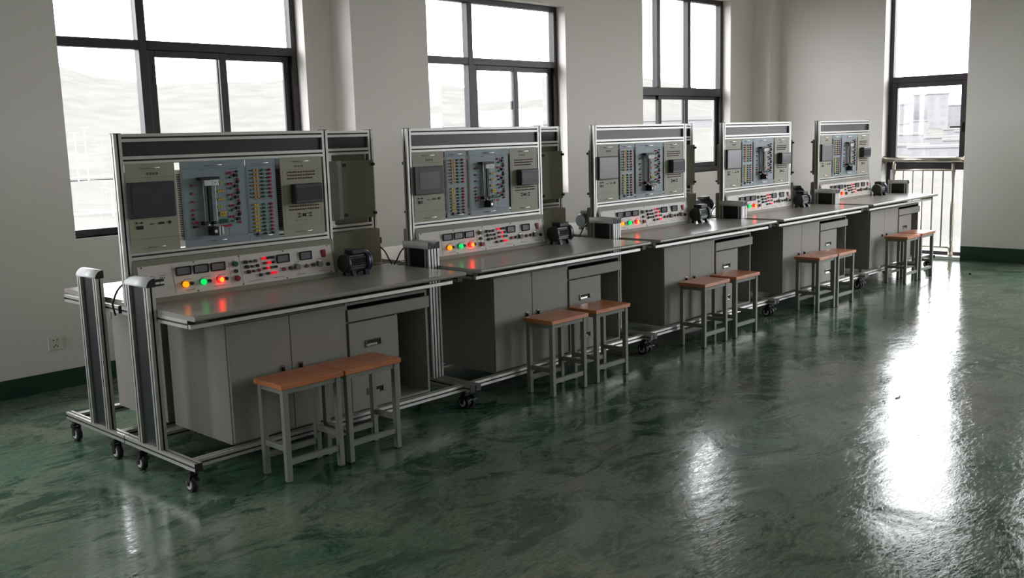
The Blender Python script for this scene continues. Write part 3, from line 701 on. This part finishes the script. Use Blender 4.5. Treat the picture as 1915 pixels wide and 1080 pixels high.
# ------------------------------------------------------------------ stool
def make_stool():
    r = thing('wooden_stool', '', 'stool', (0, 0, 0), 0, 'stools with wooden seats pushed against the workbenches')
    sw, sd, sh, th = .336, .222, .450, .024
    o = MB(); o.box(-sw/2, sw/2, -sd/2, sd/2, sh-th, sh, 'stool_wood', .0025); o.build('seat', r)
    lw = .027; lx, ly = sw/2-.012-lw, sd/2-.010-lw
    for sx in (-1, 1):
        for sy in (-1, 1):
            xa = lx if sx > 0 else -lx-lw; ya = ly if sy > 0 else -ly-lw
            o = MB(); o.box(xa, xa+lw, ya, ya+lw, .004, sh-th, 'stool_paint', .002); o.box(xa+.001, xa+lw-.001, ya+.001, ya+lw-.001, 0, .004, 'rubber'); o.build('leg', r)
    for sy in (-1, 1):
        ya = ly+.004 if sy > 0 else -ly-lw+.004
        o = MB(); o.box(-lx, lx, ya, ya+lw-.008, .078, .104, 'stool_paint', .001); o.build('stretcher', r)
        o = MB(); o.box(-lx, lx, ya, ya+lw-.008, sh-th-.024, sh-th, 'stool_paint', .001); o.build('seat_rail', r)
    for sx in (-1, 1):
        xa = lx+.004 if sx > 0 else -lx-lw+.004
        o = MB(); o.box(xa, xa+lw-.008, -ly, ly, .142, .168, 'stool_paint', .001); o.build('stretcher', r)
        o = MB(); o.box(xa, xa+lw-.008, -ly, ly, sh-th-.024, sh-th, 'stool_paint', .001); o.build('seat_rail', r)
    return r
st0 = make_stool()

# ------------------------------------------------------------------ lay out the five double benches
NB = ['nearest', 'second', 'middle', 'fourth', 'farthest']
POS = ['in the left foreground', 'second from the left', 'in the middle of the row', 'fourth from the left', 'beside the end wall']
lift_a, io_a = make_lift(.3055), make_io(.652)           # order on the first bench
lift_b, io_b = make_lift(.4890), make_io(.3000)          # order on the others
for o_ in (lift_a, lift_b): o_['group'] = 'blue lift model panels'
for o_ in (io_a, io_b): o_['group'] = 'blue terminal panels'
scr0['group'] = 'touch screen panels'; plc0['group'] = 'beige controller panels'
scr1 = make_screen(1); scr1['group'] = 'touch screen panels'
scr2 = make_screen(2); scr2['group'] = 'touch screen panels'
used = set(); o_base = {}
for i in range(5):
    X = i*P; n = NB[i]; first = (i == 0)
    def put(o, lab):
        if o.name in used: c = copy_tree(o, (root_loc(o)[0]+X, o_base[o.name][1], o_base[o.name][2]), 0)
        else:
            used.add(o.name); o_base[o.name] = tuple(o.location); c = o; o.location = (o.location[0]+X, o.location[1], o.location[2])
        c['label'] = lab; return c
    def root_loc(o): return o_base[o.name]
    put(bench0, '%s grey aluminium-framed workbench on casters, front row, %s' % (n, POS[i]))
    put(cab0, 'grey two-door cabinet under the %s front workbench' % n)
    put(ped0, 'grey drawer unit with keyboard tray and open bay under the %s front workbench' % n)
    put(con0, 'sloping control console with lit lamps on the %s front workbench' % n)
    sc_ = put((scr0, scr1, scr2, scr2, scr2)[i], ('beige panel with dark touch screen on the %s front workbench', 'beige panel with a grey screen in a wide dark bezel, %s front workbench')[i == 1] % n if i < 2 else 'beige panel with touch screen coloured pale with reflected light on the %s front workbench' % n)
    put(lift_a if first else lift_b, 'blue lift model panel with coloured jacks in the %s front workbench rack' % n)
    put(io_a if first else io_b, 'narrow blue terminal panel of jack columns in the %s front workbench rack' % n)
    put(plc0, 'beige controller panel at right of the %s front workbench rack' % n)
    put(mot0, 'small dark motor with blue end on the %s front workbench table' % n)
    put(cab_0, 'black cable at the left side of the console on the %s front workbench' % n)
# rear benches: the same turned round, backs to the camera; a repeat keeps the parts the photograph shows
for i in range(5):
    n = NB[i]; X = i*P
    def flip(o, lab, skip=(), grp=None):
        bx, by, bz = o_base[o.name]
        c = copy_tree(o, (X+L-bx, 2*D-by, bz), PI, lab, grp, skip); return c
    HID = ('printed_legend', 'panel_screws', 'jack', 'switch_key', 'meter_window', 'circuit_breaker', 'socket_rows', 'small_jacks', 'ports', 'led_column', 'lens', 'indicator_lamp', 'push_button', 'panel_meter', 'rotary_knob', 'rocker_switch')
    flip(bench0, 'grey aluminium-framed workbench on the window side, back to back with the %s front one' % n)
    flip(cab0, 'grey cabinet under the window-side workbench behind the %s front one' % n)
    flip(ped0, 'grey drawer unit under the window-side workbench behind the %s front one' % n)
    flip(con0, 'back of the control console on the window-side bench behind the %s one' % n, HID)
    flip(scr0, 'grey box with four rubber feet, back of the window-side screen panel behind the %s rack' % n, HID)
    flip(lift_b, 'back of the lift model panel in the window-side rack behind the %s rack' % n, HID)
    flip(io_b, 'back of the terminal panel in the window-side rack behind the %s rack' % n, HID)
    flip(plc0, 'back of the controller panel in the window-side rack behind the %s rack' % n, HID)
    flip(cab_0, 'black cable at the side of the window-side console behind the %s rack' % n)
    m_ = flip(mot0, 'finned motor on the window-side table behind the %s front workbench' % n); m_.location.x += -.10 if i in (0, 3, 4) else -.02; m_.rotation_euler = (0, 0, 0)

SX = [(.496, .838), (2.288, 2.700), (3.900, 4.318), (5.581, 5.920), (7.386, 7.762)]
SY = [(-.081, -.083), (-.079, -.076), (-.066, -.066), (-.081, -.087), (-.077, -.074)]
R3 = [(.0, .0), (.01, -.01), (.02, 0), (0, 0), (.01, -.01)]
for i in range(5):
    for j in range(2):
        s = st0 if (i, j) == (0, 0) else copy_tree(st0)
        s.location = (SX[i][j], SY[i][j], 0); s.rotation_euler = (0, 0, R3[i][j])
        s['label'] = '%s stool of the pair in front of the %s workbench, orange-brown wooden seat, grey legs' % (('left', 'right')[j], NB[i])

o = MB(); o.tube([(0, 0, 0), (.004, .006, -.03), (0, -.004, -.055), (.002, -.016, -.07)], .0022, 'black_plastic', 6)
ob = o.build('dangling_wire'); ob.location = (EX+.132, .60, 1.905); tag(ob, 'short dark wire hanging from the crossbar of the tall window at the end wall', 'wire')

# ------------------------------------------------------------------ bits lying on the floor
def scrap(name, label, cat, x, y, pts, m, h=.004, rz=0):
    o = MB(); o.ext(pts, 'z', 0, h, m); ob = o.build(name); ob.location = (x, y, 0.0); ob.rotation_euler = (0, 0, rz); tag(ob, label, cat); return ob
scrap('dark_chip', 'small black chip of debris on the green floor at lower left', 'debris', -1.008, -.045, [(-.02, -.012), (.004, -.02), (.024, -.004), (.012, .012), (-.014, .016)], 'dark_scrap', .012)
def squiggle(x, y, pts, r_, m, name, label):
    o = MB(); o.tube(pts, r_, m, 6); ob = o.build(name); ob.location = (x, y, r_); tag(ob, label, 'debris')
squiggle(.05, -1.6, [(-.02, -.005, 0), (0, .012, .001), (.02, .002, 0), (.016, -.02, 0)], .0022, 'paper', 'paper_curl', 'curled pale shaving on the floor at the bottom middle of the picture')
squiggle(3.3, -1.7, [(-.03, .008, 0), (0, 0, .001), (.035, .01, 0)], .0028, 'dark_scrap', 'wire_offcut', 'thin dark twig-like offcut lying on the bright window reflection')
squiggle(4.35, -1.75, [(-.05, .02, 0), (0, 0, .001), (.05, -.004, 0)], .0025, 'paper', 'wire_offcut', 'thin pale offcut on the floor right of the bright window reflection')
squiggle(8.2, -.45, [(-.02, .01, 0), (0, 0, .001), (.03, .012, 0)], .008, 'dark_scrap', 'dark_chip', 'small dark speck on the floor near the end wall')

# ------------------------------------------------------------------ outside
G = -7.0
def land(az, r):
    """height of the land at azimuth az (deg from +y towards +x) and distance r"""
    a = math.radians(az)
    amp = 52*math.exp(-((az-18)/26)**2)+30*math.exp(-((az-52)/14)**2)+5
    amp *= 1+.10*math.sin(az*.37+1)+.06*math.sin(az*.93)
    k = max(0, min(1, (r-330)/330)); k = k*k*(3-2*k)
    return G+(amp*k if -40 < az < 120 else 0)+(.5*math.sin(r*.06+az*.3) if r > 140 else 0)
def outside():
    o = MB(); vs = []; fs = []; rs = [0, 30, 60, 90, 120, 150, 190, 240, 300, 340, 380, 420, 460, 500, 550, 600, 660, 800]; na = 120
    for r_ in rs:
        for j in range(na):
            az = -180+360*j/na; vs.append((3+r_*math.sin(math.radians(az)), r_*math.cos(math.radians(az)), land(az, r_)))
    for i in range(len(rs)-1):
        for j in range(na): fs.append((i*na+j, i*na+(j+1) % na, (i+1)*na+(j+1) % na, (i+1)*na+j))
    o.add(vs, fs, 'field', True); g = o.build('ground_outside'); g['kind'] = 'structure'
    def road(name, pts, w, z, label):
        o = MB(); vs = []; n = len(pts)
        for k, p in enumerate(pts):
            q = pts[min(k+1, n-1)]; p0 = pts[max(k-1, 0)]; d = Vector((q[0]-p0[0], q[1]-p0[1])).normalized(); nn = Vector((-d.y, d.x))*w/2
            for sg in (1, -1):
                for zz in (z, z-.5): vs.append((p[0]+nn.x*sg, p[1]+nn.y*sg, zz))
        fs = []
        for k in range(n-1):
            a = k*4; b_ = a+4
            for (i0, i1) in ((0, 1), (1, 3), (3, 2), (2, 0)): fs.append((a+i0, a+i1, b_+i1, b_+i0))
        fs += [(0, 1, 3, 2), (n*4-4, n*4-2, n*4-1, n*4-3)]
        o.add(vs, fs, 'road'); ob = o.build(name); tag(ob, label, 'road')
    road('country_road', [(10, 128), (40, 124), (70, 121), (110, 125), (160, 140)], 5, G+.25, 'pale road nearest the building, seen low through the first window')
    road('country_road', [(40, 285), (90, 262), (150, 262), (220, 275)], 14, G+.8, 'pale road in the middle distance beyond the first window')
    road('country_road', [(60, 640), (180, 560), (330, 520)], 10, 7, 'pale road at the foot of the hill seen through the first window')
    # street lamps
    def lamp(x, y, z, h, label):
        t = thing('street_lamp', label, 'street lamp', (x, y, z), 0, 'white street lamps outside the first window')
        o = MB(); o.cyl((0, 0), .16, 0, h, 'z', 'lamp_post', 8, r2=.10); o.build('pole', t)
        for sx in (-1, 1):
            o = MB(); o.tube([(0, 0, h-.5), (sx*.4, 0, h-.1), (sx*.9, 0, h)], .07, 'lamp_post', 6); o.build('arm', t)
            o = MB(); o.box(min(sx*.8, sx*1.3), max(sx*.8, sx*1.3), -.12, .12, h-.06, h+.06, 'lamp_post', .03); o.build('lamp_head', t)
    lamp(52.9, 116.5, G, 3.6, 'short white street lamp by the near road, rightmost of the three outside the first window')
    lamp(109.4, 253, G, 13.9, 'tall white street lamp beside the middle road outside the first window')
    lamp(106.8, 253, G, 12.6, 'slightly shorter white street lamp left of the tallest one outside the first window')
    # van
    t = thing('van', 'small pale van on the near road outside the first window', 'van', (48.2, 123.6, G+.25), .25)
    o = MB(); o.ext([(-2.2, .35), (2.2, .35), (2.25, 1.0), (1.7, 1.15), (1.1, 1.95), (-2.2, 1.95)], 'y', -.85, .85, 'car_paint'); o.build('van_body', t)
    o = MB(); o.ext([(1.15, 1.2), (1.6, 1.2), (1.05, 1.85), (-1.9, 1.85), (-1.9, 1.2)], 'y', -.87, .87, 'far_window'); o.build('side_window', t)
    for x in (-1.4, 1.4):
        for y in (-.86, .70): o = MB(); o.cyl((x, .33), .33, y, y+.16, 'y', 'rubber', 14); o.build('wheel', t)
    # town seen through the tall window: each block with its own windows
    rnd = random.Random(5); k = 0
    def block(az, r_, w, d, h, label, name='apartment_block'):
        a = math.radians(az); x, y = 3+r_*math.sin(a), r_*math.cos(a); z = land(az, r_)-1
        t = thing(name, label, 'building', (x, y, z), -a, 'pale buildings far beyond the tall window')
        o = MB(); o.box(-w/2, w/2, -d/2, d/2, 0, h+1, 'far_building'); o.build('wall', t)
        o = MB(); o.box(-w/2-.3, w/2+.3, -d/2-.3, d/2+.3, h+1, h+1.6, 'road'); o.build('roof', t)
        o = MB(); nx = max(2, int(w/4)); nz = max(1, int(h/3.2))
        for i in range(nx):
            for j in range(nz):
                cx = -w/2+w*(i+.5)/nx; cz = 1+h*(j+.5)/nz; o.box(cx-.9, cx+.9, -d/2-.05, -d/2+.1, cz-.8, cz+.8, 'far_window')
        o.build('windows', t, kind='stuff')
    for az, r_, w, h, nm in ((68.2, 520, 13, 8, 'leftmost'), (69.5, 540, 11, 13, 'second'), (70.2, 500, 9, 15, 'tallest'), (71.4, 530, 16, 10, 'fourth'), (72.6, 560, 14, 8, 'rightmost')):
        block(az, r_, w, 12, h, '%s pale grey tower on the skyline seen through the tall window at the end wall' % nm, 'tower_block')
    low = [(67.8, 430), (68.6, 360), (69.3, 460), (69.9, 390), (70.6, 320), (71.2, 450), (71.8, 380), (72.5, 470), (68.9, 290), (70.3, 262), (71.9, 300), (73.2, 420)]
    words = ['far left', 'left near', 'left rear', 'middle', 'middle near', 'right rear', 'right', 'far right rear', 'nearest left', 'nearest', 'nearest right', 'far right']
    for (az, r_), wd_ in zip(low, words):
        block(az, r_, rnd.uniform(7, 13), rnd.uniform(6, 9), rnd.uniform(2.5, 5.5), '%s low white building below the towers in the tall window view' % wd_, 'low_building')
    # viaduct seen through the second window
    t = thing('viaduct', 'grey viaduct deck crossing below the hill, seen through the second window', 'bridge', (215, 175, G), -.95)
    o = MB(); o.box(-60, 60, -4, 4, 9.5, 11.5, 'far_building'); o.box(-60, 60, -4.3, -4, 11.5, 12.5, 'road'); o.build('deck', t)
    for x in (-50, -25, 0, 25, 50): o = MB(); o.box(x-1.2, x+1.2, -2.5, 2.5, 0, 9.5, 'far_building'); o.build('pier', t)
outside()
